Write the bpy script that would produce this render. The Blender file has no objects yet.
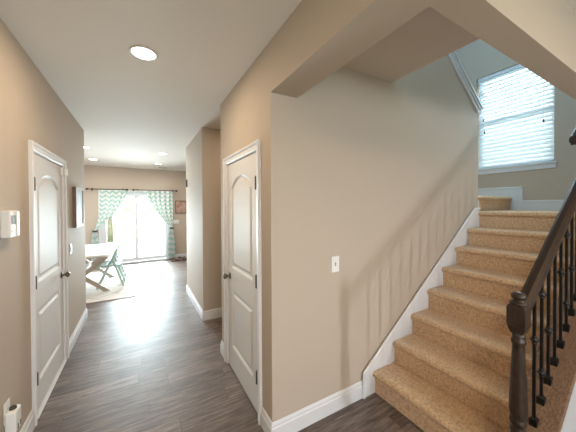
import bpy, bmesh, math, random
from mathutils import Vector, Matrix
random.seed(7)
SC = bpy.context.scene
COL = SC.collection
PI = math.pi

# ------------------------------------------------------------------ camera
def make_camera():
    yaw, pitch, roll = [math.radians(a) for a in (29.7686, 0.5835, -0.2698)]
    r = Vector((math.cos(yaw), -math.sin(yaw), 0))
    fw = Vector((math.sin(yaw)*math.cos(pitch), math.cos(yaw)*math.cos(pitch), -math.sin(pitch)))
    u = r.cross(fw)
    r2 = r*math.cos(roll) + u*math.sin(roll)
    u2 = -r*math.sin(roll) + u*math.cos(roll)
    cd = bpy.data.cameras.new('camera'); co = bpy.data.objects.new('camera', cd); COL.objects.link(co)
    m = Matrix((r2, u2, -fw)).transposed().to_4x4(); m.translation = (0, 0, 1.6208)
    co.matrix_world = m
    cd.sensor_width = 36; cd.lens = 258.1126/576*36
    cd.shift_y = (208.7959-216)/576
    cd.clip_start = 0.02
    SC.camera = co
make_camera()

# ------------------------------------------------------------------ light
SC.view_settings.view_transform = 'Standard'
SC.view_settings.look = 'None'
SC.view_settings.gamma = 1
SC.view_settings.exposure = 0.2

W = bpy.data.worlds.new('world'); SC.world = W; W.use_nodes = True
bg = W.node_tree.nodes['Background']
bg.inputs['Color'].default_value = (0.90, 0.96, 1.0, 1); bg.inputs['Strength'].default_value = 11.0

def area(name, loc, direction, sx, sy, power, color, spread=PI):
    l = bpy.data.lights.new(name, 'AREA'); l.shape = 'RECTANGLE'; l.size = sx; l.size_y = sy
    l.energy = power; l.color = color; l.spread = spread
    o = bpy.data.objects.new(name, l); COL.objects.link(o); o.location = loc
    o.rotation_euler = Vector(direction).to_track_quat('-Z', 'Z').to_euler()
    return o
DAY = (0.78, 0.90, 1.0); WARM = (1.0, 0.79, 0.55)
# daylight through patio door, stair window and unseen front openings; others are added fill
area('patio_daylight', (-0.10, 9.05, 1.15), (0, -1, -0.12), 1.7, 2.1, 250, DAY, 2.2)
area('kitchen_fill', (4.3, 6.9, 1.5), (-1, 0, -0.3), 2.2, 1.4, 7, (0.95, 0.97, 1.0))  # added fill on the kitchen side, whose wall has no opening
area('dining_fill', (-3.8, 6.9, 1.6), (1, 0, -0.4), 1.8, 1.4, 46, (0.78, 0.88, 1.0), 2.2)  # added fill for the far room; the dining side wall has no window
area('stair_window_daylight', (4.44, 1.62, 2.88), (-1, 0, -0.25), 0.84, 1.36, 20, (0.62, 0.84, 1.0))
area('front_door_daylight', (2.20, -2.05, 1.60), (0, 1, -0.1), 0.07, 0.50, 36, (0.80, 0.90, 1.0))
area('front_window_daylight', (0.3, -2.05, 1.45), (0.12, 1, 0), 1.1, 1.5, 5, (0.84, 0.92, 1.0))

area('upstairs_hall_fill', (0.95, 1.6, 4.3), (1, 0, -0.1), 1.2, 1.2, 78, (0.36, 0.70, 1.0))  # unseen fill added upstairs to brighten and cool the window wall

# ------------------------------------------------------------------ materials
def mat(name, color, rough=0.6, metal=0.0, spec=0.5, emit=None, estr=0.0, coat=0.0):
    m = bpy.data.materials.new(name); m.use_nodes = True
    b = m.node_tree.nodes['Principled BSDF']
    b.inputs['Base Color'].default_value = (*color, 1); b.inputs['Roughness'].default_value = rough
    b.inputs['Metallic'].default_value = metal; b.inputs['Specular IOR Level'].default_value = spec
    b.inputs['Coat Weight'].default_value = coat
    if emit:
        b.inputs['Emission Color'].default_value = (*emit, 1); b.inputs['Emission Strength'].default_value = estr
    return m
def nd(m, t, **kw):
    n = m.node_tree.nodes.new(t)
    for k, v in kw.items(): setattr(n, k, v)
    return n
def lk(m, a, b): m.node_tree.links.new(a, b)
def bsdf(m): return m.node_tree.nodes['Principled BSDF']
def ramp(m, fac, stops):
    n = nd(m, 'ShaderNodeValToRGB'); e = n.color_ramp.elements
    while len(e) > 1: e.remove(e[-1])
    e[0].position = stops[0][0]; e[0].color = (*stops[0][1], 1)
    for p, c in stops[1:]:
        x = e.new(p); x.color = (*c, 1)
    lk(m, fac, n.inputs['Fac']); return n.outputs['Color']
def mapping(m, scale, rot=(0, 0, 0)):
    t = nd(m, 'ShaderNodeTexCoord'); mp = nd(m, 'ShaderNodeMapping')
    mp.inputs['Scale'].default_value = scale; mp.inputs['Rotation'].default_value = rot
    lk(m, t.outputs['Object'], mp.inputs['Vector']); return mp.outputs['Vector']
def noise(m, vec, scale, detail=3, rough=0.55):
    n = nd(m, 'ShaderNodeTexNoise'); n.inputs['Scale'].default_value = scale
    n.inputs['Detail'].default_value = detail; n.inputs['Roughness'].default_value = rough
    lk(m, vec, n.inputs['Vector']); return n.outputs['Fac']
def bump(m, h, strength, dist):
    n = nd(m, 'ShaderNodeBump'); n.inputs['Strength'].default_value = strength; n.inputs['Distance'].default_value = dist
    lk(m, h, n.inputs['Height']); lk(m, n.outputs['Normal'], bsdf(m).inputs['Normal'])
def mix(m, kind, fac, a, b):
    n = nd(m, 'ShaderNodeMix'); n.data_type = 'RGBA'; n.blend_type = kind
    if isinstance(fac, float): n.inputs['Factor'].default_value = fac
    else: lk(m, fac, n.inputs['Factor'])
    for s, v in ((n.inputs['A'], a), (n.inputs['B'], b)):
        if isinstance(v, tuple): s.default_value = (*v, 1)
        else: lk(m, v, s)
    return n.outputs['Result']

def wall_paint(name, color, spec=0.3):
    m = mat(name, color, 0.75, spec=spec)
    v = mapping(m, (1, 1, 1)); f = noise(m, v, 260, 2)
    bump(m, f, 0.05, 0.002)
    return m
M = {}
M['wall'] = wall_paint('greige_wall_paint', (0.50, 0.416, 0.330))
M['ceiling'] = wall_paint('flat_ceiling_paint', (0.69, 0.62, 0.55), 0.2)
M['trim'] = mat('white_trim_paint', (0.70, 0.69, 0.685), 0.42)
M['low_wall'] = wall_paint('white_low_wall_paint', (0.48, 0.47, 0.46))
M['door'] = mat('white_door_paint', (0.69, 0.67, 0.645), 0.55, spec=0.3)
M['plastic'] = mat('white_plastic', (0.80, 0.785, 0.75), 0.35)
M['slot'] = mat('dark_slot', (0.03, 0.03, 0.03), 0.6)
M['screen'] = mat('grey_display', (0.30, 0.36, 0.38), 0.15)
M['nickel'] = mat('brushed_nickel', (0.21, 0.18, 0.15), 0.28, 1.0)
M['hinge'] = mat('bronze_hinge_metal', (0.085, 0.075, 0.065), 0.45, 0.6)
M['iron'] = mat('black_iron', (0.012, 0.011, 0.010), 0.38, 0.5)
M['rod'] = mat('dark_bronze_rod', (0.05, 0.035, 0.025), 0.4, 0.7)
M['white_wood'] = mat('white_painted_wood', (0.78, 0.76, 0.73), 0.45)
M['sage'] = mat('sage_painted_wood', (0.42, 0.54, 0.49), 0.5)
M['canvas'] = mat('pale_canvas', (0.46, 0.51, 0.50), 0.6)
M['border'] = mat('cream_mount', (0.58, 0.53, 0.46), 0.6)
M['lamp'] = mat('lamp_diffuser', (0.9, 0.9, 0.9), 0.5, emit=(1.0, 0.93, 0.82), estr=9.0)
M['white_frame'] = mat('white_vinyl', (0.62, 0.63, 0.635), 0.4)

def wood(name, dark, light, scale, rough=0.35, stretch=(1, 12, 12), coat=0.0):
    m = mat(name, dark, rough, coat=coat)
    v = mapping(m, stretch)
    f = noise(m, v, scale, 5, 0.6)
    c = ramp(m, f, [(0.3, dark), (0.7, light)])
    lk(m, c, bsdf(m).inputs['Base Color']); bump(m, f, 0.12, 0.003)
    bsdf(m).inputs['Specular IOR Level'].default_value = 0.35
    return m
M['espresso'] = wood('espresso_stained_wood', (0.013, 0.007, 0.004), (0.045, 0.024, 0.012), 6, 0.45, (3, 18, 18), coat=0.0)
M['newel'] = wood('espresso_turned_wood', (0.013, 0.008, 0.005), (0.048, 0.029, 0.017), 6, 0.38, (18, 18, 3), coat=0.05)
M['plate'] = wood('brown_stained_board', (0.085, 0.048, 0.028), (0.21, 0.127, 0.077), 7, 0.45, (2.5, 16, 16))
M['brown_side'] = wood('brown_frame_wood', (0.10, 0.065, 0.045), (0.20, 0.135, 0.095), 8, 0.5, (12, 12, 2))
M['table_leg'] = wood('limed_wood', (0.36, 0.29, 0.235), (0.48, 0.40, 0.33), 6, 0.5, (8, 8, 8))

def floor_mat():
    m = mat('grey_brown_plank_floor', (0.1, 0.08, 0.065), 0.36)
    v0 = mapping(m, (1, 1, 1))
    sp = nd(m, 'ShaderNodeSeparateXYZ'); lk(m, v0, sp.inputs[0])
    q = nd(m, 'ShaderNodeMath', operation='DIVIDE'); lk(m, sp.outputs[1], q.inputs[0]); q.inputs[1].default_value = 0.152
    fl = nd(m, 'ShaderNodeMath', operation='FLOOR'); lk(m, q.outputs[0], fl.inputs[0])
    wn_ = nd(m, 'ShaderNodeTexWhiteNoise'); wn_.noise_dimensions = '1D'; lk(m, fl.outputs[0], wn_.inputs['W'])
    sh = nd(m, 'ShaderNodeMath', operation='MULTIPLY_ADD'); lk(m, wn_.outputs['Value'], sh.inputs[0]); sh.inputs[1].default_value = 1.22; lk(m, sp.outputs[0], sh.inputs[2])
    cb = nd(m, 'ShaderNodeCombineXYZ'); lk(m, sh.outputs[0], cb.inputs[0]); lk(m, sp.outputs[1], cb.inputs[1])
    v = cb.outputs[0]
    br = nd(m, 'ShaderNodeTexBrick'); lk(m, v, br.inputs['Vector'])
    br.offset = 0.0
    br.inputs['Scale'].default_value = 1.0; br.inputs['Brick Width'].default_value = 1.22; br.inputs['Row Height'].default_value = 0.152
    br.inputs['Mortar Size'].default_value = 0.0016; br.inputs['Mortar Smooth'].default_value = 0.2; br.inputs['Bias'].default_value = 0.0
    br.inputs['Color1'].default_value = (0, 0, 0, 1); br.inputs['Color2'].default_value = (1, 1, 1, 1); br.inputs['Mortar'].default_value = (0.5, 0.5, 0.5, 1)
    tone = ramp(m, br.outputs['Color'], [(0.0, (0.115, 0.087, 0.071)), (0.5, (0.155, 0.120, 0.101)), (1.0, (0.200, 0.160, 0.138))])
    # grain runs along X, shifted per plank
    add = nd(m, 'ShaderNodeVectorMath', operation='MULTIPLY_ADD')
    lk(m, br.outputs['Color'], add.inputs[0]); add.inputs[1].default_value = (7.0, 3.0, 0); lk(m, v, add.inputs[2])
    mp = nd(m, 'ShaderNodeMapping'); mp.inputs['Scale'].default_value = (2.6, 24, 1); lk(m, add.outputs[0], mp.inputs['Vector'])
    g = noise(m, mp.outputs['Vector'], 1.6, 8, 0.72)
    gc = ramp(m, g, [(0.34, (0.36, 0.32, 0.30)), (0.5, (0.95, 0.92, 0.90)), (0.66, (1.65, 1.65, 1.67))])
    c = mix(m, 'MULTIPLY', 1.0, tone, gc)
    c2 = mix(m, 'MIX', br.outputs['Fac'], c, (0.030, 0.022, 0.018))
    lk(m, c2, bsdf(m).inputs['Base Color'])
    rr = ramp(m, g, [(0.3, (0.52, 0.52, 0.52)), (0.7, (0.40, 0.40, 0.40))]); lk(m, rr, bsdf(m).inputs['Roughness'])
    bump(m, g, 0.22, 0.003)
    return m
M['floor'] = floor_mat()

def carpet_mat():
    m = mat('tan_cut_pile_carpet', (0.38, 0.26, 0.165), 0.95, spec=0.1)
    v = mapping(m, (1, 1, 1))
    a = noise(m, v, 190, 3, 0.7); b = noise(m, v, 60, 4, 0.6)
    f = nd(m, 'ShaderNodeMath', operation='ADD'); lk(m, a, f.inputs[0]); lk(m, b, f.inputs[1])
    h = nd(m, 'ShaderNodeMath', operation='MULTIPLY'); lk(m, f.outputs[0], h.inputs[0]); h.inputs[1].default_value = 0.5
    c = ramp(m, h.outputs[0], [(0.36, (0.36, 0.225, 0.13)), (0.5, (0.62, 0.41, 0.24)), (0.64, (0.80, 0.58, 0.38))])
    lk(m, c, bsdf(m).inputs['Base Color']); bump(m, a, 0.6, 0.006)
    bsdf(m).inputs['Sheen Weight'].default_value = 0.25
    return m
M['carpet'] = carpet_mat()

def glass_mat():
    m = bpy.data.materials.new('clear_window_glass'); m.use_nodes = True
    nt = m.node_tree; nt.nodes.remove(nt.nodes['Principled BSDF'])
    out = nt.nodes['Material Output']
    t = nd(m, 'ShaderNodeBsdfTransparent'); t.inputs['Color'].default_value = (0.93, 0.96, 0.95, 1)
    g = nd(m, 'ShaderNodeBsdfGlossy'); g.inputs['Roughness'].default_value = 0.02
    f = nd(m, 'ShaderNodeFresnel'); f.inputs['IOR'].default_value = 1.25
    x = nd(m, 'ShaderNodeMixShader'); lk(m, f.outputs[0], x.inputs[0]); lk(m, t.outputs[0], x.inputs[1]); lk(m, g.outputs[0], x.inputs[2])
    lk(m, x.outputs[0], out.inputs['Surface'])
    return m
M['glass'] = glass_mat()

def translucent(name, color, amount, tint=None):
    m = mat(name, color, 0.7, spec=0.2)
    nt = m.node_tree; out = nt.nodes['Material Output']
    tr = nd(m, 'ShaderNodeBsdfTranslucent'); tr.inputs['Color'].default_value = (*(tint or color), 1)
    x = nd(m, 'ShaderNodeMixShader'); x.inputs[0].default_value = amount
    lk(m, bsdf(m).outputs[0], x.inputs[1]); lk(m, tr.outputs[0], x.inputs[2]); lk(m, x.outputs[0], out.inputs['Surface'])
    return m, tr
M['slat'], _ = translucent('white_blind_slats', (0.82, 0.85, 0.88), 0.28)

def chevron_mat():
    m, tr = translucent('sage_chevron_cloth', (0.8, 0.8, 0.78), 0.10)
    uv = nd(m, 'ShaderNodeUVMap'); uv.uv_map = 'UVMap'
    s = nd(m, 'ShaderNodeSeparateXYZ'); lk(m, uv.outputs[0], s.inputs[0])
    def mth(op, a, b=None):
        n = nd(m, 'ShaderNodeMath', operation=op)
        for i, v in enumerate((a, b)):
            if v is None: continue
            if isinstance(v, float): n.inputs[i].default_value = v
            else: lk(m, v, n.inputs[i])
        return n.outputs[0]
    tri = mth('PINGPONG', mth('DIVIDE', s.outputs[0], 0.21), 0.5)          # 0..0.5
    vv = mth('ADD', mth('DIVIDE', s.outputs[1], 0.145), mth('MULTIPLY', tri, 1.15))
    st = mth('GREATER_THAN', mth('FRACT', vv), 0.5)
    c = mix(m, 'MIX', st, (0.80, 0.81, 0.79), (0.44, 0.62, 0.56))
    lk(m, c, bsdf(m).inputs['Base Color']); lk(m, c, tr.inputs['Color'])
    return m
M['chevron'] = chevron_mat()

def rug_mat():
    m = mat('pale_lattice_rug_pile', (0.6, 0.56, 0.5), 0.95, spec=0.1)
    v = mapping(m, (1, 1, 1), (0, 0, PI/4))
    ck = nd(m, 'ShaderNodeTexBrick'); ck.offset = 0.0
    lk(m, v, ck.inputs['Vector']); ck.inputs['Scale'].default_value = 1.0
    ck.inputs['Brick Width'].default_value = 0.36; ck.inputs['Row Height'].default_value = 0.36; ck.inputs['Mortar Size'].default_value = 0.018
    c = mix(m, 'MIX', ck.outputs['Fac'], (0.68, 0.63, 0.57), (0.52, 0.48, 0.44))
    lk(m, c, bsdf(m).inputs['Base Color'])
    f = noise(m, v, 160, 2); bump(m, f, 0.4, 0.004)
    return m
M['rug'] = rug_mat()
def mottled(name, stops, scale):
    m = mat(name, stops[0][1], 0.9, spec=0.1)
    f = noise(m, mapping(m, (1, 1, 1)), scale, 4, 0.7)
    lk(m, ramp(m, f, stops), bsdf(m).inputs['Base Color']); return m
M['bundle'] = mottled('mottled_brown_cloth', [(0.40, (0.05, 0.026, 0.02)), (0.56, (0.12, 0.075, 0.062)), (0.66, (0.5, 0.44, 0.41))], 22)
M['sign'] = mottled('weathered_pink_brown_boards', [(0.3, (0.27, 0.15, 0.11)), (0.5, (0.46, 0.30, 0.24)), (0.7, (0.60, 0.45, 0.38))], 9)
M['lawn'] = mottled('lawn_grass', [(0.3, (0.16, 0.24, 0.10)), (0.7, (0.30, 0.40, 0.20))], 5)
M['leaf'] = mottled('glare_paled_leaves', [(0.3, (0.36, 0.46, 0.31)), (0.7, (0.52, 0.60, 0.44))], 3)  # leaf colour lightened to imitate overexposed foliage
M['bark'] = mottled('grey_bark', [(0.3, (0.10, 0.08, 0.06)), (0.7, (0.2, 0.17, 0.14))], 12)
M['concrete'] = mottled('pale_concrete', [(0.3, (0.50, 0.49, 0.47)), (0.7, (0.6, 0.59, 0.57))], 6)

# ------------------------------------------------------------------ mesh helpers
def link(name, bm, m, parent=None, smooth=False, bevel=0.0, recalc=True, seg=2):
    if recalc: bmesh.ops.recalc_face_normals(bm, faces=bm.faces)
    me = bpy.data.meshes.new(name)
    off = Vector((0, 0, 0))
    if parent is not None: off = root_loc(parent)
    for v in bm.verts: v.co -= off
    bm.to_mesh(me); bm.free()
    me.materials.append(m)
    o = bpy.data.objects.new(name, me); COL.objects.link(o)
    if parent is not None: o.parent = parent
    if smooth:
        for p in me.polygons: p.use_smooth = True
    if bevel:
        b = o.modifiers.new('bevel', 'BEVEL'); b.width = bevel; b.segments = seg; b.limit_method = 'ANGLE'
        b.angle_limit = math.radians(40)
    return o
def root_loc(o):
    v = Vector((0, 0, 0))
    while o is not None:
        v += o.location; o = o.parent
    return v
def thing(name, label, cat, loc, group=None):
    o = bpy.data.objects.new(name, None); COL.objects.link(o); o.location = loc; o.empty_display_size = 0.1
    return tag(o, label, cat, group)
def tag(o, label, cat, group=None):
    o['label'] = label; o['category'] = cat
    if group: o['group'] = group
    return o
def struct(o, label=None):
    o['kind'] = 'structure'
    if label: o['label'] = label
    return o
def sempty(name, loc, label=None):
    o = bpy.data.objects.new(name, None); COL.objects.link(o); o.location = loc
    return struct(o, label)

def bx(bm, x0, x1, y0, y1, z0, z1):
    vs = [bm.verts.new(p) for p in ((x0,y0,z0),(x1,y0,z0),(x1,y1,z0),(x0,y1,z0),(x0,y0,z1),(x1,y0,z1),(x1,y1,z1),(x0,y1,z1))]
    for f in ((0,3,2,1),(4,5,6,7),(0,1,5,4),(1,2,6,5),(2,3,7,6),(3,0,4,7)): bm.faces.new([vs[i] for i in f])
def boxes(*bs):
    bm = bmesh.new()
    for b in bs: bx(bm, *b)
    return bm
def prism(bm, pts, f0, f1):
    """pts: 2D outline; f0/f1 map a 2D point to the two end positions"""
    a = [bm.verts.new(f0(p)) for p in pts]; b = [bm.verts.new(f1(p)) for p in pts]
    n = len(pts)
    bm.faces.new(a[::-1]); bm.faces.new(b)
    for i in range(n): bm.faces.new((a[i], a[(i+1) % n], b[(i+1) % n], b[i]))
def prism_y(bm, pts, y0, y1): prism(bm, pts, lambda p: (p[0], y0, p[1]), lambda p: (p[0], y1, p[1]))
def beam(bm, p0, p1, w, t, up=(0, 0, 1)):
    """square bar from p0 to p1, w across, t in the 'up' sense"""
    p0 = Vector(p0); p1 = Vector(p1); d = (p1-p0).normalized(); u = Vector(up)
    s = d.cross(u).normalized(); u = s.cross(d).normalized()
    vs = []
    for p in (p0, p1):
        for a, b in ((-1,-1),(1,-1),(1,1),(-1,1)): vs.append(bm.verts.new(p + s*a*w/2 + u*b*t/2))
    for f in ((0,3,2,1),(4,5,6,7),(0,1,5,4),(1,2,6,5),(2,3,7,6),(3,0,4,7)): bm.faces.new([vs[i] for i in f])
def lathe(bm, prof, origin, axis=(0, 0, 1), n=24):
    """prof: [(radius, distance along axis)]"""
    ax = Vector(axis).normalized(); t = Vector((1, 0, 0)) if abs(ax.x) < 0.9 else Vector((0, 1, 0))
    a = ax.cross(t).normalized(); b = ax.cross(a); o = Vector(origin)
    rings = []
    for r, h in prof:
        r = max(r, 1e-4)
        rings.append([bm.verts.new(o + ax*h + (a*math.cos(2*PI*i/n) + b*math.sin(2*PI*i/n))*r) for i in range(n)])
    for k in range(len(rings)-1):
        for i in range(n): bm.faces.new((rings[k][i], rings[k][(i+1) % n], rings[k+1][(i+1) % n], rings[k+1][i]))
    bm.faces.new(rings[0][::-1]); bm.faces.new(rings[-1])
def sweep(bm, path, prof, pos):
    """mitred moulding: path in 2D (u,v), prof [(outward, depth)], pos(u,v,depth)->xyz; outward = left of travel"""
    P = [Vector(p) for p in path]; n = len(P); rings = []
    for i in range(n):
        dirs = []
        if i > 0: dirs.append((P[i]-P[i-1]).normalized())
        if i < n-1: dirs.append((P[i+1]-P[i]).normalized())
        ns = [Vector((-d.y, d.x)) for d in dirs]
        if len(ns) == 2:
            m_ = (ns[0]+ns[1]); m_ = m_ / m_.length_squared * 2
        else: m_ = ns[0]
        rings.append([bm.verts.new(pos(*(P[i] + m_*a), d)) for a, d in prof])
    k = len(prof)
    for i in range(n-1):
        for j in range(k): bm.faces.new((rings[i][j], rings[i][(j+1) % k], rings[i+1][(j+1) % k], rings[i+1][j]))
    bm.faces.new(rings[0][::-1]); bm.faces.new(rings[-1])

H = 2.74
XL, XR, YS = -0.7066, 0.773, 1.582
T = 0.12
# ------------------------------------------------------------------ structure
struct(link('floor', boxes((-4.2, 4.9, -2.3, 8.82, -0.12, 0.0)), M['floor']))
struct(link('ceiling', boxes((-4.2, XR, -2.3, YS, H, H+0.12), (-4.2, XR, YS, 2.836, H, H+0.12), (-4.2, 4.9, 2.836, 8.82, H, H+0.12), (XR, 4.9, -2.3, 0.604, H, H+0.12), (XR, 1.99, 0.604, YS, H, H+0.12)), M['ceiling']))
# left hall wall with the closet door opening
D1 = (2.652, 3.518, 2.043)
struct(link('wall_left', boxes((XL-T, XL, -2.3, D1[0]-0.02, 0, H), (XL-T, XL, D1[1]+0.02, 4.76, 0, H), (XL-T, XL, D1[0]-0.02, D1[1]+0.02, D1[2]+0.02, H)), M['wall']))
struct(link('wall_dining_near', boxes((-4.1, XL-T, 4.64, 4.76, 0, H)), M['wall']))
struct(link('wall_dining_side', boxes((-4.2, -4.1, 4.64, 8.82, 0, H)), M['wall']))
# far wall with the sliding door opening
SX0, SX1, SZ = -0.94, 0.76, 2.05
struct(link('wall_far', boxes((-4.1, SX0, 8.70, 8.82, 0, H), (SX1, 4.9, 8.70, 8.82, 0, H), (SX0, SX1, 8.70, 8.82, SZ, H)), M['wall']))
struct(link('wall_kitchen', boxes((4.6, 4.72, 2.6, 8.70, 0, H)), M['wall']))
# pantry wall on the right with its door opening
D2 = (1.822, 2.606, 2.040)
struct(link('wall_right', boxes((XR, XR+T, YS, D2[0]-0.02, 0, H), (XR, XR+T, D2[1]+0.02, 2.836, 0, H), (XR, XR+T, D2[0]-0.02, D2[1]+0.02, D2[2]+0.02, H),
     (XR+T, 2.2, 2.716, 2.836, 0, H)), M['wall']))
# block beyond the side passage
struct(link('wall_passage', boxes((0.763, 2.2, 3.773, 5.241, 0, H), (2.2, 2.32, 2.6, 5.241, 0, H)), M['wall']))
# stair wall: full height, its upper end cut to the slope of the upper flight
bm = bmesh.new()
prism_y(bm, [(XR+T, 0), (3.57, 0), (3.57, 2.79), (XR+T, 2.79+0.8*(3.57-XR-T))], YS, YS+T)
struct(link('wall_stair', bm, M['wall']))
# beam and header under the upper floor
struct(link('wall_beam', boxes((XR, 0.981, 0.481, YS, 2.395, H)), M['wall']))
struct(link('wall_header', boxes((0.981, 3.30, 0.481, 0.604, 2.395, 5.2), (3.30, 4.6, 0.481, 0.604, 0, 5.2)), M['wall']))
# window wall at the landing
WX = 4.60; WY0, WY1, WZ0, WZ1 = 1.18, 2.06, 2.18, 3.60
struct(link('wall_landing', boxes((WX, WX+0.16, -2.3, WY0, 0, 5.2), (WX, WX+0.16, WY1, 2.75, 0, 5.2), (WX, WX+0.16, WY0, WY1, 0, WZ0), (WX, WX+0.16, WY0, WY1, WZ1, 5.2)), M['wall']))
struct(link('wall_stairwell', boxes((0.8, WX, 2.62, 2.716, H+0.12, 5.2), (2.2, WX, 2.62, 2.716, 0, H+0.12), (0.68, 0.8, 0.481, 2.716, H+0.12, 5.2)), M['wall']))
struct(link('ceiling_stairwell', boxes((0.68, WX+0.16, 0.481, 2.75, 5.2, 5.3)), M['ceiling']))
# foyer front wall (behind the camera) with its glazed openings
FY = -2.1
struct(link('wall_front', boxes((XL-T, -0.25, FY-0.12, FY, 0, H), (-0.25, 0.85, FY-0.12, FY, 0, 0.7), (-0.25, 0.85, FY-0.12, FY, 2.2, H), (0.85, 2.12, FY-0.12, FY, 0, H),
     (2.12, 2.28, FY-0.12, FY, 0, 1.3), (2.12, 2.28, FY-0.12, FY, 1.9, H), (2.28, WX, FY-0.12, FY, 0, H)), M['wall']))

# baseboards: lower board and a thinner moulded cap
BASE = [(0, 0), (0.016, 0), (0.016, 0.098), (0.011, 0.104), (0.011, 0.122), (0.004, 0.137), (0, 0.137)]
def baseboard(name, path, z=0.0, prof=BASE):
    """path in plan, the room on the left-hand side of travel"""
    bm = bmesh.new()
    sweep(bm, path, prof, lambda u, v, d: (u, v, z+d))
    return struct(link(name, bm, M['trim']))
CW = 0.067     # casing width
baseboard('baseboard_left', [(XL, 2.578), (XL, -2.1)])
baseboard('baseboard_dining', [(-4.1, 4.76), (XL, 4.76), (XL, 3.628)])
baseboard('baseboard_far_left', [(SX0-0.05, 8.70), (-4.1, 8.70)])
baseboard('baseboard_far_right', [(4.6, 8.70), (SX1+0.05, 8.70)])
baseboard('baseboard_passage', [(2.2, 3.773), (0.763, 3.773), (0.763, 5.241), (2.2, 5.241)])
baseboard('baseboard_right', [(XR, 2.716), (XR, 2.836), (2.2, 2.836)])
baseboard('baseboard_stair', [(1.636, YS), (XR, YS), (XR, 1.738)])
baseboard('baseboard_front', [(XL, FY), (WX, FY)])

# ------------------------------------------------------------------ panel doors
def inset(poly, d):
    n = len(poly); out = []
    for i in range(n):
        a, b, c = Vector(poly[i-1]), Vector(poly[i]), Vector(poly[(i+1) % n])
        d1 = (b-a).normalized(); d2 = (c-b).normalized()
        n1 = Vector((-d1.y, d1.x)); n2 = Vector((-d2.y, d2.x)); m_ = n1+n2; m_ = m_/m_.length_squared*2
        out.append(tuple(b + m_*d))
    return out
def arch_panel(u0, u1, z0, zs, zp):
    w = (u1-u0)/2; pts = [(u0, z0), (u1, z0), (u1, zs)]
    for i in range(1, 16):
        t = i/16; s = 1-2*t
        pts.append(((u0+u1)/2 + s*w, zs + (zp-zs)*math.cos(s*PI/2)**0.8))
    pts.append((u0, zs)); return pts
def door_leaf(u0, u1, z0, z1, panels, pos, thick=0.035):
    bm = bmesh.new()
    outer = [(u0, z0), (u1, z0), (u1, z1), (u0, z1)]
    def ring(pts, d): return [bm.verts.new(pos(p[0], p[1], d)) for p in pts]
    def edges(vs): return [bm.edges.new((vs[i], vs[(i+1) % len(vs)])) for i in range(len(vs))]
    o = ring(outer, 0.0); es = edges(o)
    for p in panels:
        L = [ring(p, 0.0)]; es += edges(L[0])
        for ins, d in ((0.008, -0.005), (0.018, -0.014), (0.034, -0.014), (0.056, -0.004)): L.append(ring(inset(p, ins), d))
        for a, b in zip(L, L[1:]):
            for i in range(len(a)): bm.faces.new((a[i], a[(i+1) % len(a)], b[(i+1) % len(b)], b[i]))
        bm.faces.new(L[-1])
    bmesh.ops.triangle_fill(bm, use_beauty=True, edges=es)
    b = ring(outer, -thick)
    for i in range(4): bm.faces.new((o[i], o[(i+1) % 4], b[(i+1) % 4], b[i]))
    bm.faces.new(b[::-1])
    return bm
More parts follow.
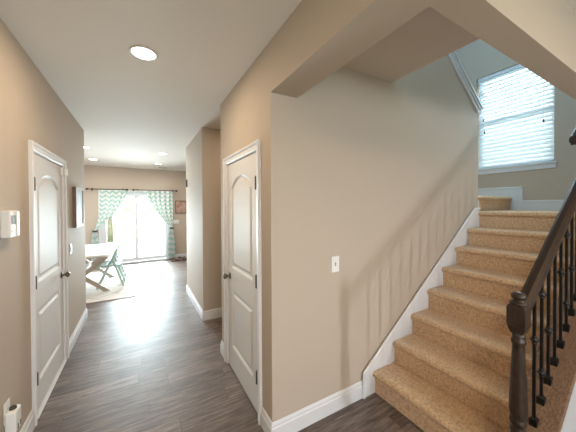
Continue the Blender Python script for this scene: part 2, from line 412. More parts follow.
# casing profile: (outward from the opening, depth from the wall)
CAS = [(0.0, 0), (0.0, 0.009), (0.008, 0.013), (0.043, 0.016), (0.046, 0.024), (0.060, 0.026), (CW, 0.020), (CW, 0)]
def panel_door(name, D, wall_x, side, hinge_u, knob_u, sides_label, leaf_d, threshold):
    y0, y1, zt = D
    pos = lambda u, v, d: (wall_x + side*d, u, v)
    root = sempty(name, (wall_x, (y0+y1)/2, 0), sides_label)
    w = y1-y0
    pa = arch_panel(y0+0.118, y1-0.118, 1.02, 1.80, 1.905)
    pb = [(y0+0.118, 0.235), (y1-0.118, 0.235), (y1-0.118, 0.80), (y0+0.118, 0.80)]
    dp = lambda u, v, d: pos(u, v, d+leaf_d)
    link('door_leaf', door_leaf(y0+0.003, y1-0.003, 0.030 if threshold else 0.012, zt-0.004, [pa, pb], dp), M['door'], root)
    # jamb lining the opening
    bm = bmesh.new()
    xa, xb = sorted((wall_x, wall_x-side*T))
    bx(bm, xa, xb, y0-0.02, y0, 0, zt+0.02); bx(bm, xa, xb, y1, y1+0.02, 0, zt+0.02); bx(bm, xa, xb, y0, y1, zt, zt+0.02)
    sx = sorted((wall_x+side*(leaf_d-0.037), wall_x+side*(leaf_d-0.055)))
    bx(bm, *sx, y0, y0+0.012, 0, zt); bx(bm, *sx, y1-0.012, y1, 0, zt); bx(bm, *sx, y0, y1, zt-0.012, zt)
    link('door_jamb', bm, M['trim'], root)
    bm = bmesh.new()
    sweep(bm, [(y1+0.006, 0), (y1+0.006, zt+0.006), (y0-0.006, zt+0.006), (y0-0.006, 0)], [(-a, d) for a, d in CAS], pos)
    link('door_casing', bm, M['trim'], root)
    for z in (1.80, 1.045, 0.305):
        bm = bmesh.new(); c = pos(hinge_u, z-0.048, leaf_d+0.012)
        for k in range(5): lathe(bm, [(0.0075, 0.001), (0.0082, 0.002), (0.0082, 0.017), (0.0075, 0.018)], (c[0], c[1], c[2]+0.0192*k), n=10)
        lathe(bm, [(0.002, -0.006), (0.005, -0.004), (0.005, 0.0)], c, n=8); lathe(bm, [(0.005, 0.096), (0.005, 0.1), (0.002, 0.103)], c, n=8)
        sgn = 1 if hinge_u < (y0+y1)/2 else -1
        ya, yb = sorted((hinge_u, hinge_u+sgn*0.024))
        xa, xb = sorted((pos(0, 0, leaf_d-0.002)[0], pos(0, 0, leaf_d+0.004)[0]))
        bx(bm, xa, xb, ya, yb, z-0.046, z+0.046)
        link('hinge', bm, M['hinge'], root, smooth=False)
    bm = bmesh.new(); k = pos(knob_u, 0.925, leaf_d)
    lathe(bm, [(0.033, 0.0), (0.033, 0.004), (0.028, 0.009), (0.013, 0.011), (0.011, 0.028), (0.014, 0.034), (0.024, 0.040), (0.0285, 0.049), (0.0285, 0.056), (0.023, 0.064), (0.012, 0.069), (0.001, 0.070)], k, (side, 0, 0), 20)
    link('door_knob', bm, M['nickel'], root, smooth=True)
    if threshold:
        xs = sorted((pos(0, 0, -0.05)[0], pos(0, 0, 0.018)[0]))
        bm = boxes((*xs, y0, y1, 0.0, 0.016)); link('threshold', bm, M['trim'], root, bevel=0.004)
    return root
door1 = panel_door('door_1', D1, XL, 1, D1[0]+0.010, D1[1]-0.065, 'white two panel arched closet door on the left hall wall', -0.004, True)
door2 = panel_door('door_2', D2, XR, -1, D2[0]+0.010, D2[1]-0.065, 'white two panel arched door on the wall beside the stairs', -0.004, False)
# dark closets behind the doors are closed off
struct(link('wall_closet', boxes((-1.5, -1.4, 2.5, 3.7, 0, H), (-1.4, XL-T, 2.5, 2.6, 0, H), (-1.4, XL-T, 3.6, 3.7, 0, H)), M['wall']))

# ------------------------------------------------------------------ sliding patio door
sd = sempty('door_3', (-0.1, 8.72, 0), 'white sliding glass patio door in the far wall')
bm = boxes((SX0, SX0+0.05, 8.695, 8.80, 0, SZ), (SX1-0.05, SX1, 8.695, 8.80, 0, SZ), (SX0, SX1, 8.695, 8.80, SZ-0.06, SZ), (SX0, SX1, 8.695, 8.80, 0, 0.035))
link('door_frame', bm, M['white_frame'], sd, bevel=0.004)
def sash(x0, x1, y, nm):
    s = 0.07
    bm = boxes((x0, x0+s, y, y+0.035, 0.04, SZ-0.06), (x1-s, x1, y, y+0.035, 0.04, SZ-0.06), (x0+s, x1-s, y, y+0.035, SZ-0.14, SZ-0.06), (x0+s, x1-s, y, y+0.035, 0.04, 0.15))
    f = link(nm, bm, M['white_frame'], sd, bevel=0.004)
    link('glass_pane', boxes((x0+s-0.004, x1-s+0.004, y+0.014, y+0.020, 0.146, SZ-0.136)), M['glass'], f)
    return f
s1 = sash(SX0+0.05, -0.065, 8.715, 'door_sash'); s2 = sash(-0.135, SX1-0.05, 8.756, 'door_sash')
bm = boxes((-0.115, -0.085, 8.69, 8.715, 0.95, 1.2)); link('pull_handle', bm, M['white_frame'], s1, bevel=0.006)
bm = bmesh.new()
sweep(bm, [(SX1, 0), (SX1, SZ), (SX0, SZ), (SX0, 0)], [(-a*0.8, d*0.8) for a, d in CAS], lambda u, v, d: (u, 8.70-d, v))
link('door_casing', bm, M['trim'], sd)

# ------------------------------------------------------------------ landing window
wn = sempty('window_1', (WX, 1.62, WZ0), 'white sash window over the stair landing')
bm = boxes((WX+0.09, WX+0.15, WY0, WY0+0.045, WZ0, WZ1), (WX+0.09, WX+0.15, WY1-0.045, WY1, WZ0, WZ1), (WX+0.09, WX+0.15, WY0, WY1, WZ1-0.045, WZ1),
           (WX+0.09, WX+0.15, WY0, WY1, WZ0, WZ0+0.05), (WX+0.095, WX+0.145, WY0, WY1, 2.865, 2.925))
link('window_frame', bm, M['white_frame'], wn, bevel=0.004)
link('glass_pane', boxes((WX+0.122, WX+0.126, WY0+0.04, WY1-0.04, WZ0+0.045, 2.87)), M['glass'], wn)
link('glass_pane', boxes((WX+0.112, WX+0.116, WY0+0.04, WY1-0.04, 2.92, WZ1-0.04)), M['glass'], wn)
bm = boxes((WX-0.035, WX+0.09, WY0-0.03, WY1+0.03, WZ0-0.022, WZ0))
link('window_sill', bm, M['trim'], wn, bevel=0.005)
bm = boxes((WX-0.016, WX, WY0-0.02, WY1+0.02, WZ0-0.085, WZ0-0.022))
link('window_apron', bm, M['trim'], wn, bevel=0.004)
# blind
bl = thing('window_blind', 'white horizontal slat blind lowered over the landing window', 'blind', (WX+0.045, 1.62, WZ0))
link('headrail', boxes((WX+0.02, WX+0.07, WY0+0.008, WY1-0.008, WZ1-0.055, WZ1-0.002)), M['slat'], bl, bevel=0.003)
bm = bmesh.new(); n = 24
zt, zb = WZ1-0.075, WZ0+0.045
for i in range(n):
    z = zb + (zt-zb)*i/(n-1); a = math.radians(65); hw = 0.0325
    dx, dz = math.cos(a)*hw, math.sin(a)*hw
    # inner (room) edge low, so the view from below slips between the slats
    pts = [(WX+0.045-dx, z-dz), (WX+0.045, z+0.003), (WX+0.045+dx, z+dz), (WX+0.045+dx, z+dz+0.003), (WX+0.045, z+0.0055), (WX+0.045-dx, z-dz+0.003)]
    prism_y(bm, pts, WY0+0.012, WY1-0.012)
link('slats', bm, M['slat'], bl)
link('bottom_rail', boxes((WX+0.022, WX+0.068, WY0+0.012, WY1-0.012, WZ0+0.006, WZ0+0.024)), M['slat'], bl, bevel=0.003)
for y, zc in ((1.97, 2.93), (1.955, 2.745), (1.285, 2.73)):
    bm = bmesh.new()
    beam(bm, (WX+0.008, y, WZ1-0.06), (WX+0.008, y, zc+0.02), 0.0025, 0.0025, (1, 0, 0))
    c = link('pull_cord', bm, M['slat'], bl)
    bm = bmesh.new(); lathe(bm, [(0.004, 0.022), (0.007, 0.012), (0.010, -0.014), (0.008, -0.02)], (WX+0.008, y, zc), n=10)
    link('tassel', bm, M['hinge'], c, smooth=True)

# ------------------------------------------------------------------ stairs
RISE, RUN, NX = 0.1935, 0.2587, 1.725
SY0, SY1 = 0.606, 1.560
stair = thing('staircase', 'tan carpeted staircase rising beside the greige wall to the landing', 'staircase', (NX, 1.08, 0))
def step_profile(x, z0, z1, x_end, nose=0.028, r=0.026):
    """outline of one carpeted step: riser set back under a rolled nosing"""
    p = [(x+nose, z0), (x_end, z0), (x_end, z1)]
    arc = []
    for i in range(9):
        a = PI/2 + PI*i/8
        arc.append((x+r + math.cos(a)*r, z1-r + math.sin(a)*r))
    return p + arc + [(x+nose, z1-2*r-0.002)]
for i in range(7):
    bm = bmesh.new(); x = NX+RUN*i
    prism_y(bm, step_profile(x, RISE*i if i == 0 else RISE*i-0.03, RISE*(i+1), x+RUN+0.06), SY0, SY1)
    link('step', bm, M['carpet'], stair, bevel=0.004)
bm = bmesh.new(); x = NX+RUN*7
prism_y(bm, step_profile(x, RISE*7-0.03, RISE*8, WX-0.003), SY0, YS+0.0)
struct(link('floor_landing', bm, M['carpet'], bevel=0.004), 'tan carpeted stair landing')
bm = bmesh.new()
prof = step_profile(1.60, RISE*8-0.05, RISE*9, 2.615)
prism(bm, prof, lambda p: (3.573, p[0], p[1]), lambda p: (WX-0.003, p[0], p[1]))
struct(link('floor_landing_step', bm, M['carpet'], bevel=0.004), 'carpeted step rising off the landing under the window')
# skirt board on the wall
nl = lambda X: RISE + (X-NX)*RISE/RUN          # nosing line
bm = bmesh.new()
zt_ = lambda X: nl(X)+0.088
XE = NX + (1.578-0.088-RISE)*RUN/RISE
prism_y(bm, [(1.638, 0), (3.569, 0.0), (3.569, 1.578), (XE, 1.578), (1.638, zt_(1.638))], SY1, YS)
struct(link('trim_skirt', bm, M['trim'], bevel=0.002), 'white stair skirt board along the wall')
bm = bmesh.new()
mprof = [(0, 0), (0.010, 0), (0.010, 0.014), (0.006, 0.024), (0, 0.026)]
a, b = (1.634, zt_(1.634)-0.012), (XE, 1.578-0.012)
sweep(bm, [(1.634, 0.0), a, b, (3.569, 1.566)], [(-0.0, 0.0), (0.026, 0.0), (0.026, 0.006), (0.014, 0.012), (0.0, 0.010)], lambda u, v, d: (u, SY1-d+0.002, v))
struct(link('trim_skirt_cap', bm, M['trim']), 'white moulding capping the stair skirt')
struct(link('baseboard_wall_end', boxes((3.57, 3.586, YS-0.004, YS+T, RISE*8, RISE*8+0.137)), M['trim'], bevel=0.003))
# wall end trim at landing: skirting on the window wall, stepping up at the landing step
bm = bmesh.new()
prism(bm, [(0.606, RISE*8), (2.61, RISE*8), (2.61, RISE*9+0.137), (1.487, RISE*9+0.137), (1.487, RISE*8+0.137), (0.606, RISE*8+0.137)],
      lambda p: (WX-0.014, p[0], p[1]), lambda p: (WX, p[0], p[1]))
bx(bm, WX-0.020, WX-0.010, 0.606, 1.487, RISE*8+0.112, RISE*8+0.130); bx(bm, WX-0.020, WX-0.010, 1.487, 2.61, RISE*9+0.112, RISE*9+0.130)
bx(bm, WX-0.020, WX-0.010, 1.487, 1.505, RISE*8+0.112, RISE*9+0.130)
struct(link('baseboard_landing', bm, M['trim'], bevel=0.002))
# sloped cap on the knee wall of the upper flight
bm = bmesh.new()
sl = -0.80; X0, Z0 = 3.63, 2.79-0.06*0.8
nx = Vector((1, 0, sl)).normalized(); up = Vector((-sl, 0, 1)).normalized()
A = Vector((3.60, YS+T/2, 2.79+0.8*(3.57-3.58))); B = Vector((1.2, YS+T/2, 2.79+0.8*(3.57-1.2)))
beam(bm, A+up*0.014, B+up*0.014, 0.20, 0.028, up)
A2 = Vector((3.58, YS-0.009, 2.79+0.8*(3.57-3.58))); B2 = Vector((1.2, YS-0.009, B.z))
beam(bm, A2-up*0.028, B2-up*0.028, 0.018, 0.056, up); beam(bm, A2-up*0.008+Vector((0, -0.008, 0)), B2-up*0.008+Vector((0, -0.008, 0)), 0.03, 0.016, up)
A3 = Vector((3.60, YS+T+0.009, A2.z)); B3 = Vector((1.2, YS+T+0.009, B.z))
beam(bm, A3-up*0.028, B3-up*0.028, 0.018, 0.056, up)
struct(link('trim_cap', bm, M['trim'], bevel=0.002), 'white sloping cap on the upper flight wall')

# ------------------------------------------------------------------ low wall and railing on the open side
YB = 0.545
PL = 0.157
plate = lambda X: nl(X)+PL
bm = bmesh.new()
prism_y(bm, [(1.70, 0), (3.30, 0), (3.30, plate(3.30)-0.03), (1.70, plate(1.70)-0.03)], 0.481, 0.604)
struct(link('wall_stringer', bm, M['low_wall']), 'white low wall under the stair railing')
rail = thing('stair_railing', 'dark wooden stair railing with black iron balusters and turned newel', 'railing', (1.65, YB, 0))
bm = bmesh.new()
prism_y(bm, [(1.675, plate(1.675)-0.030), (3.30, plate(3.30)-0.030), (3.30, plate(3.30)), (1.675, plate(1.675))], 0.452, 0.634)
link('base_plate', bm, M['plate'], rail, bevel=0.006)
bm = bmesh.new()
beam(bm, (1.70, 0.470, plate(1.70)-0.042), (3.30, 0.470, plate(3.30)-0.042), 0.022, 0.020, (0, 0, 1))
link('base_moulding', bm, M['espresso'], rail)
# newel post
NXC, NYC = 1.648, 0.548
bm = bmesh.new()
hw = 0.038
bx(bm, NXC-hw, NXC+hw, NYC-hw, NYC+hw, 1.018, 1.110)
def pyr(bm, z0, h0, z1, h1):
    a = [bm.verts.new((NXC+sx*h0, NYC+sy*h0, z0)) for sx, sy in ((-1,-1),(1,-1),(1,1),(-1,1))]
    b = [bm.verts.new((NXC+sx*h1, NYC+sy*h1, z1)) for sx, sy in ((-1,-1),(1,-1),(1,1),(-1,1))]
    for i in range(4): bm.faces.new((a[i], a[(i+1) % 4], b[(i+1) % 4], b[i]))
    bm.faces.new(b); bm.faces.new(a[::-1])
pyr(bm, 1.110, hw, 1.124, 0.028); pyr(bm, 1.018, hw, 0.978, 0.026)
bm_up = bm; bm = bmesh.new()
bx(bm, NXC-hw, NXC+hw, NYC-hw, NYC+hw, 0.0, 0.44); pyr(bm, 0.44, hw, 0.465, 0.026)
newel = link('newel_post', bm, M['newel'], rail, bevel=0.004)
link('newel_block', bm_up, M['newel'], newel, bevel=0.004)
bm = bmesh.new()
lathe(bm, [(0.026, 0.462), (0.033, 0.470), (0.035, 0.485), (0.030, 0.500), (0.027, 0.508), (0.033, 0.518), (0.035, 0.530), (0.033, 0.542), (0.028, 0.550), (0.034, 0.560), (0.0375, 0.585), (0.0375, 0.61), (0.0355, 0.67),
           (0.032, 0.75), (0.0285, 0.83), (0.026, 0.89), (0.0252, 0.912), (0.026, 0.922), (0.0295, 0.927), (0.0305, 0.935), (0.0295, 0.943), (0.0265, 0.948), (0.0255, 0.960), (0.026, 0.982)], (NXC, NYC, 0), n=28)
link('turned_shaft', bm, M['newel'], newel, smooth=True)
bm = bmesh.new()
lathe(bm, [(0.028, 1.118), (0.036, 1.122), (0.038, 1.128), (0.036, 1.135), (0.026, 1.139), (0.022, 1.144), (0.024, 1.149), (0.030, 1.155), (0.0315, 1.163), (0.029, 1.172), (0.021, 1.180), (0.010, 1.184), (0.001, 1.185)], (NXC, NYC, 0), n=28)
link('newel_cap', bm, M['newel'], newel, smooth=True)
# handrail
rl = lambda X: 1.062 + (X-1.70)*0.722         # underside of the rail
RP = [(-0.022, 0), (0.022, 0), (0.022, 0.012), (0.031, 0.022), (0.032, 0.040), (0.026, 0.056), (0.012, 0.064), (-0.012, 0.064), (-0.026, 0.056), (-0.032, 0.040), (-0.031, 0.022), (-0.022, 0.012)]
bm = bmesh.new()
k = math.hypot(1, 0.722)
prism(bm, RP, lambda p: (1.683, YB+p[0], rl(1.683)+p[1]*k), lambda p: (3.30, YB+p[0], rl(3.30)+p[1]*k))
link('handrail', bm, M['espresso'], rail, bevel=0.003)
# iron balusters
def baluster(X, knots):
    bm = bmesh.new(); s = 0.0065
    z0, z1 = plate(X)-0.004, rl(X)+0.004
    bx(bm, X-s, X+s, YB-s, YB+s, z0, z1)
    b = link('baluster', bm, M['iron'], rail)
    bm = bmesh.new()                                        # shoe
    h = 0.016; zz = plate(X)
    lo = [bm.verts.new((X+a*h, YB+c*h, plate(X+a*h)-0.001)) for a, c in ((-1,-1),(1,-1),(1,1),(-1,1))]
    mi = [bm.verts.new((X+a*h, YB+c*h, zz+0.026)) for a, c in ((-1,-1),(1,-1),(1,1),(-1,1))]
    tp = [bm.verts.new((X+a*0.009, YB+c*0.009, zz+0.036)) for a, c in ((-1,-1),(1,-1),(1,1),(-1,1))]
    for u_, v_ in ((lo, mi), (mi, tp)):
        for i in range(4): bm.faces.new((u_[i], u_[(i+1) % 4], v_[(i+1) % 4], v_[i]))
    bm.faces.new(tp); bm.faces.new(lo[::-1])
    link('shoe', bm, M['iron'], b)
    for kz in knots:
        bm = bmesh.new(); z = zz+kz
        lathe(bm, [(0.008, -0.024), (0.012, -0.021), (0.012, -0.015), (0.009, -0.012), (0.017, -0.006), (0.020, 0.0), (0.017, 0.006), (0.009, 0.012), (0.012, 0.015), (0.012, 0.021), (0.008, 0.024)], (X, YB, z), n=12)
        link('knuckle', bm, M['iron'], b, smooth=True)
PAT = [(0.455,), (0.605, 0.165), (0.300,), ()]
for i in range(14): baluster(1.842+0.1035*i, PAT[i % 4])
# rail fixed to the stair side of the wall further up
wr = thing('wall_handrail', 'short dark handrail end on the stair wall above the main rail', 'handrail', (2.98, 0.66, 2.1))
bm = bmesh.new()
prism(bm, RP, lambda p: (3.05, 0.665+p[0], 2.105+p[1]*k), lambda p: (4.2, 0.665+p[0], 2.105+1.15*0.747+p[1]*k))
link('rail', bm, M['espresso'], wr, bevel=0.003)
for X in (3.42, 4.0):
    bm = bmesh.new(); z = 2.105+(X-3.05)*0.747
    beam(bm, (X, 0.603, z-0.05), (X, 0.665, z-0.03), 0.014, 0.014); beam(bm, (X, 0.665, z-0.036), (X, 0.665, z+0.003), 0.014, 0.014, (1, 0, 0))
    link('bracket', bm, M['nickel'], wr)

# ------------------------------------------------------------------ wall fittings
def plate_on(name, label, cat, c, axis, w, h, kind, group=None):
    """cover plate centred at c on a wall whose outward normal is axis"""
    ax = Vector(axis); side = Vector((0, 0, 1)).cross(ax); c = Vector(c)
    root = thing(name, label, cat, c, group)
    def pb(bm, u0, u1, z0, z1, d0, d1):
        vs = [c + side*u + Vector((0, 0, z)) + ax*d for u in (u0, u1) for z in (z0, z1) for d in (d0, d1)]
        x = [v.x for v in vs]; y = [v.y for v in vs]; z = [v.z for v in vs]
        bx(bm, min(x), max(x), min(y), max(y), min(z), max(z))
    bm = bmesh.new(); pb(bm, -w/2, w/2, -h/2, h/2, 0, 0.006); link('cover_plate', bm, M['plastic'], root, bevel=0.003)
    if kind == 'switch':
        bm = bmesh.new(); pb(bm, -0.005, 0.005, -0.012, 0.012, 0.006, 0.008); link('toggle_slot', bm, M['slot'], root)
        bm = bmesh.new(); pb(bm, -0.004, 0.004, -0.010, 0.004, 0.008, 0.018); link('toggle', bm, M['plastic'], root, bevel=0.001)
    elif kind == 'rockers':
        n = max(1, round(w/0.07))
        for i in range(n):
            u = (i-(n-1)/2)*0.046
            bm = bmesh.new(); pb(bm, u-0.016, u+0.016, -0.033, 0.033, 0.006, 0.010); link('rocker', bm, M['plastic'], root, bevel=0.002)
    elif kind == 'outlet':
        for dz in (0.02, -0.02):
            bm = bmesh.new(); pb(bm, -0.016, 0.016, dz-0.014, dz+0.014, 0.006, 0.009); r_ = link('receptacle', bm, M['plastic'], root, bevel=0.002)
            bm = bmesh.new()
            for u in (-0.006, 0.006): pb(bm, u-0.001, u+0.001, dz-0.003, dz+0.006, 0.009, 0.0095)
            link('slot', bm, M['slot'], r_)
    return root
plate_on('light_switch', 'white toggle switch plate on the greige stair wall', 'light switch', (1.331, YS, 1.162), (0, -1, 0), 0.075, 0.125, 'switch')
plate_on('light_switch', 'white switch plate past the closet door, under the wall picture', 'light switch', (XL, 3.845, 1.137), (1, 0, 0), 0.07, 0.115, 'rockers')
plate_on('light_switch', 'white switch plate on the near face of the far passage corner', 'light switch', (0.763, 5.06, 1.122), (-1, 0, 0), 0.075, 0.125, 'rockers')
plate_on('light_switch', 'wide white switch plate below the framed wooden sign', 'light switch', (0.963, 8.70, 1.152), (0, -1, 0), 0.165, 0.115, 'rockers')
plate_on('wall_outlet', 'white outlet cover low on the left wall behind a plug-in', 'outlet', (XL, 2.165, 0.40), (1, 0, 0), 0.075, 0.125, 'outlet')
# plug-in unit
pg = thing('plug_in_freshener', 'white plug-in unit pushed into the low left wall outlet', 'plug-in', (XL, 2.15, 0.36))
link('housing', boxes((XL+0.0095, XL+0.062, 2.105, 2.185, 0.29, 0.42)), M['plastic'], pg, bevel=0.012, seg=3)
bm = bmesh.new(); lathe(bm, [(0.016, 0.0), (0.018, 0.004), (0.015, 0.016), (0.010, 0.018)], (XL+0.036, 2.145, 0.418), n=16)
link('refill_cap', bm, M['hinge'], pg, smooth=True)
for y in (2.122, 2.158):
    bm = boxes((XL+0.060, XL+0.0635, y, y+0.008, 0.305, 0.335)); link('vent_slot', bm, M['slot'], pg)
# thermostat
th = thing('thermostat', 'white box thermostat with grey display on the left wall', 'thermostat', (XL, 2.17, 1.52))
link('housing', boxes((XL, XL+0.044, 2.120, 2.232, 1.442, 1.602)), M['plastic'], th, bevel=0.007, seg=3)
link('display', boxes((XL+0.0435, XL+0.0462, 2.136, 2.196, 1.520, 1.574)), M['screen'], th, bevel=0.001)
for z in (1.502, 1.480):
    link('button', boxes((XL+0.0435, XL+0.047, 2.140, 2.190, z-0.006, z+0.006)), M['plastic'], th, bevel=0.002)
link('front_cover', boxes((XL+0.0435, XL+0.050, 2.203, 2.236, 1.446, 1.598)), M['plastic'], th, bevel=0.004)
# contact sensor at the door head
cs = thing('door_sensor', 'small white contact sensor at the top corner of the closet door', 'sensor', (XL, 3.50, 1.99))
link('magnet', boxes((XL-0.004, XL+0.012, 3.468, 3.496, 1.955, 2.027)), M['plastic'], cs, bevel=0.003)
link('transmitter', boxes((XL+0.016, XL+0.040, 3.530, 3.562, 1.955, 2.027)), M['plastic'], cs, bevel=0.003)
# shadow-box picture
pc = thing('wall_picture', 'pale canvas in a deep brown box frame on the left wall', 'picture', (XL, 4.205, 1.62))
X1 = XL+0.034
bm = boxes((XL, X1, 3.97, 3.988, 1.372, 1.868), (XL, X1, 4.422, 4.44, 1.372, 1.868), (XL, X1, 3.988, 4.422, 1.372, 1.390), (XL, X1, 3.988, 4.422, 1.850, 1.868))
link('box_frame', bm, M['brown_side'], pc, bevel=0.001)
bm = boxes((X1, X1+0.005, 3.97, 4.00, 1.372, 1.868), (X1, X1+0.005, 4.41, 4.44, 1.372, 1.868), (X1, X1+0.005, 4.00, 4.41, 1.372, 1.40), (X1, X1+0.005, 4.00, 4.41, 1.84, 1.868))
link('mount', bm, M['border'], pc, bevel=0.001)
link('canvas', boxes((XL+0.002, X1-0.004, 3.988, 4.422, 1.390, 1.850)), M['canvas'], pc)
# dark object at the edge of the passage block
pq = tag(link('wall_plaque', boxes((0.745, 0.763, 5.10, 5.21, 1.985, 2.125)), M['rod'], bevel=0.004), 'small dark plaque high on the far passage corner', 'plaque')
# framed sign on far wall
sg = thing('wall_sign', 'weathered pinkish wooden sign framed on the far wall', 'sign', (1.10, 8.70, 1.60))
link('board', boxes((0.955, 1.245, 8.672, 8.70, 1.43, 1.79)), M['sign'], sg)
bm = boxes((0.935, 0.957, 8.664, 8.70, 1.41, 1.81), (1.243, 1.265, 8.664, 8.70, 1.41, 1.81), (0.957, 1.243, 8.664, 8.70, 1.788, 1.81), (0.957, 1.243, 8.664, 8.70, 1.41, 1.432))
link('frame', bm, M['brown_side'], sg, bevel=0.002)
# bundle on the floor
bm = bmesh.new()
bmesh.ops.create_grid(bm, x_segments=36, y_segments=18, size=1.0)
for v in bm.verts:
    u_, w_ = v.co.x, v.co.y
    e = max(0, 1-u_**4)*max(0, 1-w_**4)
    z = 0.075*e**0.5*(0.75+0.35*math.sin(u_*9+w_*3)+0.25*math.sin(u_*17-w_*5))+0.004
    v.co = (1.03+0.23*u_*(1+0.06*math.sin(w_*7)), 8.43+0.17*w_*(1+0.08*math.sin(u_*6)), max(0.003, z))
o = tag(link('floor_bundle', bm, M['bundle'], smooth=True), 'low mottled brown bundle on the floor beneath the wooden sign', 'bundle')
sm = o.modifiers.new('thick', 'SOLIDIFY'); sm.thickness = 0.003; sm.offset = 1

# ------------------------------------------------------------------ recessed lights
def downlight(x, y, label, power, group, tint=(1.0, 0.81, 0.60)):
    r = thing('recessed_light', label, 'ceiling light', (x, y, H), group)
    bm = bmesh.new()
    lathe(bm, [(0.090, 0.0), (0.092, -0.003), (0.088, -0.006), (0.080, -0.007), (0.074, -0.003), (0.074, 0.0)], (x, y, H), n=32); link('trim_ring', bm, M['trim'], r, smooth=True)
    bm = bmesh.new()
    lathe(bm, [(0.074, -0.002), (0.072, -0.0075), (0.04, -0.010), (0.001, -0.0105)], (x, y, H), n=32); link('diffuser', bm, M['lamp'], r, smooth=True)
    l = bpy.data.lights.new('downlight', 'AREA'); l.shape = 'DISK'; l.size = 0.13; l.energy = power; l.color = tint
    lo = bpy.data.objects.new('lamp_glow', l); COL.objects.link(lo); lo.parent = r; lo.location = (0, 0, -0.014)
    return r
G = 'recessed lights in the ceiling'
downlight(0.032, 2.16, 'round recessed light, nearest one in the hallway ceiling', 12, G)
downlight(0.032, -0.55, 'round recessed light in the foyer ceiling away from the stairs', 13, G, WARM)
downlight(2.1, -0.8, 'unseen recessed light added in the foyer ceiling beside the stairs', 13, G, (1.0, 0.70, 0.42))  # unseen lamp added to light the stair side of the foyer
downlight(1.5, 3.3, 'unseen recessed light added in the side passage ceiling behind the arched door wall', 5, G)  # unseen lamp added to warm and brighten the passage wall
downlight(-0.90, 6.06, 'recessed light in the far ceiling half hidden by the left wall corner', 12, G, (1.0, 0.90, 0.84))
downlight(0.414, 6.03, 'recessed light in the far ceiling, nearer of the right pair', 12, G, (1.0, 0.90, 0.84))
downlight(-0.947, 7.50, 'recessed light in the far ceiling above the dining table', 12, G, (1.0, 0.90, 0.84))
downlight(0.414, 7.50, 'recessed light in the far ceiling, farther of the right pair', 12, G, (1.0, 0.90, 0.84))
# ceiling register and floor register
bm = boxes((0.42, 0.72, 8.10, 8.24, H-0.006, H))
cv = tag(link('ceiling_vent', bm, M['plastic'], bevel=0.002), 'white ceiling register before the far wall', 'vent')
bm = boxes((0.42+0.03, 0.72-0.03, 8.125, 8.14, H-0.008, H-0.006), (0.45, 0.69, 8.155, 8.17, H-0.008, H-0.006), (0.45, 0.69, 8.185, 8.20, H-0.008, H-0.006)); link('louvers', bm, M['slot'], None); 
lv = bpy.data.objects['louvers']; lv.parent = cv
fv = tag(link('floor_vent', boxes((-0.02, 0.12, 7.76, 7.86, 0.0, 0.004)), M['rod'], bevel=0.001), 'small dark floor register in front of the patio door', 'vent')

# ------------------------------------------------------------------ curtains and rods
def curtain(label, xs, sgn, tie, tail):
    """xs: top (inner,outer) x; sgn: outward direction; tie: centre x,z; tail: (x0,x1) at the floor"""
    bm = bmesh.new(); uvl = bm.loops.layers.uv.new('UVMap')
    nu, nv = 48, 44; zt = 2.085; zt_i, zt_o = xs
    Wd = abs(zt_o-zt_i)*1.35; grid = []
    for j in range(nv+1):
        row = []; v = j/nv
        for i in range(nu+1):
            u = i/nu                                   # 0 inner edge, 1 outer edge
            top = zt_i + (zt_o-zt_i)*u
            if v < 0.62:
                t = v/0.62
                zt2 = tie[1]+0.02*(1-u)
                z = zt + (zt2-zt)*t
                tx = tie[0] + sgn*(u-0.5)*0.07
                s = t**(1.15+2.6*u)                    # the inner edge sweeps across early, the outer edge hangs straight
                sg_ = math.sin(PI*t)*0.06*(1-u)
                x = top + (tx-top)*s - 0*sgn*sg_
                z -= sg_*0.9*(1-u)
                amp = 0.028*(1-0.7*t)
            else:
                t = (v-0.62)/0.38
                z = tie[1] + (0.03-tie[1])*t
                fx = tail[0] + (tail[1]-tail[0])*u
                tx = tie[0] + sgn*(u-0.5)*0.07
                x = tx + (fx-tx)*min(1, t*2.2)**0.6
                amp = 0.010 + 0.028*min(1, t*2)
            y = 8.60 + amp*math.sin(u*2*PI*5.5 + 0.4*math.sin(v*6))
            row.append((bm.verts.new((x, y, z)), u*Wd, v*2.2))
        grid.append(row)
    for j in range(nv):
        for i in range(nu):
            q = [grid[j][i], grid[j][i+1], grid[j+1][i+1], grid[j+1][i]]
            f = bm.faces.new([a[0] for a in q])
            for lp, a in zip(f.loops, q): lp[uvl].uv = (a[1], a[2])
    root = thing('window_curtain', label, 'curtain', (tie[0], 8.60, 0), 'chevron curtains at the patio door')
    o = link('cloth', bm, M['chevron'], root, smooth=True)
    s = o.modifiers.new('thick', 'SOLIDIFY'); s.thickness = 0.003
    bm = bmesh.new()
    n = 20; rr = [(0.055*math.cos(2*PI*i/n), 0.04*math.sin(2*PI*i/n)) for i in range(n)]
    for i in range(n):
        a, b = rr[i], rr[(i+1) % n]
        beam(bm, (tie[0]+a[0], 8.60+a[1], tie[1]), (tie[0]+b[0], 8.60+b[1], tie[1]), 0.006, 0.035)
    tb = link('tieback', bm, M['rod'], root)
    bm = bmesh.new(); beam(bm, (tie[0]+sgn*0.05, 8.61, tie[1]), (tie[0]+sgn*0.06, 8.70, tie[1]), 0.012, 0.012)
    link('tieback_hook', bm, M['rod'], root)
    return root
curtain('sage and white chevron curtain tied back beside the wooden sign', (0.10, 0.86), 1, (0.82, 0.97), (0.70, 0.92))
curtain('sage and white chevron curtain tied back behind the dining table', (-0.27, -0.955), -1, (-1.07, 0.97), (-0.96, -1.16))
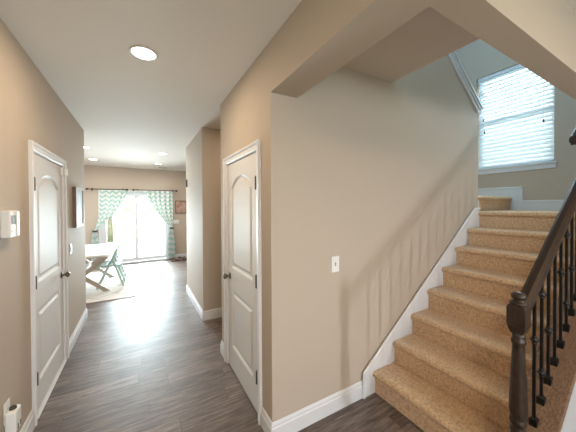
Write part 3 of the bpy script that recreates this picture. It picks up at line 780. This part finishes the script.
def rod(label, x0, x1):
    r = thing('curtain_rod', label, 'curtain rod', ((x0+x1)/2, 8.60, 2.105), 'curtain rods over the patio door')
    bm = bmesh.new(); lathe(bm, [(0.011, 0), (0.011, x1-x0)], (x0, 8.60, 2.105), (1, 0, 0), 12); link('pole', bm, M['rod'], r, smooth=True)
    for x, s in ((x0, -1), (x1, 1)):
        bm = bmesh.new(); lathe(bm, [(0.011, 0), (0.018, 0.006), (0.011, 0.012), (0.026, 0.026), (0.030, 0.042), (0.024, 0.058), (0.001, 0.066)], (x, 8.60, 2.105), (s, 0, 0), 12)
        link('finial', bm, M['rod'], r, smooth=True)
        bm = boxes(*[(x-s*0.06-0.007, x-s*0.06+0.007, 8.60, 8.70, 2.094, 2.108)]); bx(bm, x-s*0.06-0.014, x-s*0.06+0.014, 8.694, 8.70, 2.06, 2.14)
        link('bracket', bm, M['rod'], r)
    return r
rod('dark curtain rod over the half behind the dining table', -1.19, -0.36)
rod('dark curtain rod over the half nearest the wooden sign', -0.13, 0.93)

# ------------------------------------------------------------------ dining furniture
rg = thing('area_rug', 'pale lattice patterned rug under the dining table', 'rug', (-1.2, 6.6, 0))
link('pile', boxes((-2.35, -0.10, 5.43, 7.9, 0.0, 0.010)), M['rug'], rg, bevel=0.003)
bm = boxes((-2.37, -0.08, 5.41, 5.432, 0.0, 0.012), (-2.37, -0.08, 7.898, 7.92, 0.0, 0.012), (-2.37, -2.348, 5.432, 7.898, 0.0, 0.012), (-0.102, -0.08, 5.432, 7.898, 0.0, 0.012))
link('binding', bm, M['table_leg'], rg)
tb = thing('dining_table', 'white topped trestle dining table with crossed wooden legs', 'table', (-0.96, 6.58, 0.01))
TX0, TX1, TY0, TY1, TZ = -1.44, -0.475, 5.70, 7.46, 0.755
bm = bmesh.new()
for i in range(6):
    w_ = (TX1-TX0)/6; bx(bm, TX0+w_*i+0.001, TX0+w_*(i+1)-0.001, TY0, TY1, TZ-0.038, TZ)
link('tabletop', bm, M['white_wood'], tb, bevel=0.003)
for y in (5.98, 7.10): link('crossbar', boxes((TX0+0.08, TX1-0.08, y, y+0.07, TZ-0.09, TZ-0.038)), M['table_leg'], tb)
for y in (6.015, 7.135):
    for s in (-1, 1):
        bm = bmesh.new(); cx = (TX0+TX1)/2; hw_ = 0.385; th_ = 0.045
        # leg cut level at floor and top
        p0, p1 = cx-s*hw_, cx+s*hw_
        pts = [(p0-th_*1.25, 0.011), (p0+th_*1.25, 0.011), (p1+th_*1.25, TZ-0.09), (p1-th_*1.25, TZ-0.09)]
        yo = 0.0 if s > 0 else 0.034
        prism_y(bm, pts, y-0.033+yo, y+yo); link('leg', bm, M['table_leg'], tb, bevel=0.003)
bm = boxes(((TX0+TX1)/2-0.025, (TX0+TX1)/2+0.025, 6.02, 7.15, 0.33, 0.42)); link('stretcher', bm, M['table_leg'], tb, bevel=0.003)

def folding_chair(yc, label):
    r = thing('folding_chair', label, 'chair', (-0.53, yc, 0.01), 'sage folding chairs at the table')
    hw_ = 0.21
    for y in (yc-hw_, yc+hw_):
        bm = bmesh.new(); beam(bm, (-0.745, y, 0.022), (-0.405, y, 0.80), 0.022, 0.042, (1, 0, 0)); link('back_leg', bm, M['sage'], r, bevel=0.004)
        yi = y + (0.026 if y < yc else -0.026)
        bm = bmesh.new(); beam(bm, (-0.305, yi, 0.022), (-0.495, yi, 0.60), 0.022, 0.040, (1, 0, 0)); link('cross_leg', bm, M['sage'], r, bevel=0.004)
    bm = bmesh.new()
    for i in range(6):
        x = -0.76 + i*0.068; bx(bm, x, x+0.058, yc-hw_+0.046, yc+hw_-0.046, 0.452, 0.468)
    bx(bm, -0.76, -0.36, yc-hw_+0.042, yc-hw_+0.064, 0.432, 0.452); bx(bm, -0.76, -0.36, yc+hw_-0.064, yc+hw_-0.042, 0.432, 0.452)
    link('seat', bm, M['sage'], r, bevel=0.002)
    for z in (0.75, 0.65):
        x = -0.745+0.34*(z-0.022)/0.778
        bm = bmesh.new(); beam(bm, (x, yc-hw_+0.011, z), (x, yc+hw_-0.011, z), 0.016, 0.055, (0.34, 0, 0.778)); link('back_slat', bm, M['sage'], r, bevel=0.002)
    bm = bmesh.new(); beam(bm, (-0.34, yc-hw_+0.03, 0.13), (-0.34, yc+hw_-0.03, 0.13), 0.02, 0.02); link('stretcher', bm, M['sage'], r)
    bm = bmesh.new(); beam(bm, (-0.68, yc-hw_+0.01, 0.177), (-0.68, yc+hw_-0.01, 0.177), 0.02, 0.02); link('stretcher', bm, M['sage'], r)
    return r
folding_chair(6.36, 'sage green wooden folding chair at the table, nearest the hallway')
folding_chair(6.83, 'sage green wooden folding chair at the table, nearest the patio door')

# ------------------------------------------------------------------ outside
struct(link('patio', boxes((-4, 4, 8.83, 11.5, -0.2, -0.08)), M['concrete']))
struct(link('lawn', boxes((-25, 25, -12, 40, -0.5, -0.21)), M['lawn']))
def tree(x, y, h, r, label):
    t = thing('garden_tree', label, 'tree', (x, y, -0.21), 'trees beyond the patio door')
    bm = bmesh.new(); lathe(bm, [(0.16, 0), (0.11, h*0.3), (0.06, h*0.62)], (x, y, -0.21), n=10); link('trunk', bm, M['bark'], t, smooth=True)
    bm = bmesh.new(); rnd = random.Random(int(x*100))
    for i in range(420):
        a = rnd.uniform(0, 2*PI); c = rnd.uniform(-1, 1); q = rnd.uniform(0.55, 1)
        p = Vector((x + math.cos(a)*math.sqrt(1-c*c)*r*q, y + math.sin(a)*math.sqrt(1-c*c)*r*q, -0.21+h*0.62 + c*r*0.95*q))
        s = rnd.uniform(0.12, 0.26); d1 = Vector((rnd.uniform(-1, 1), rnd.uniform(-1, 1), rnd.uniform(-1, 1))).normalized(); d2 = d1.cross(Vector((0.3, 0.5, 0.8))).normalized()
        vs = [bm.verts.new(p+e) for e in (d1*s, d2*s*0.6, -d1*s, -d2*s*0.6)]; bm.faces.new(vs)
    link('crown', bm, M['leaf'], t, recalc=False)
tree(-1.4, 16.5, 4.4, 1.7, 'leafy tree, colour paled for glare, behind the left patio pane')
tree(1.9, 18.0, 4.8, 1.9, 'leafy tree, colour paled for glare, behind the right patio pane')
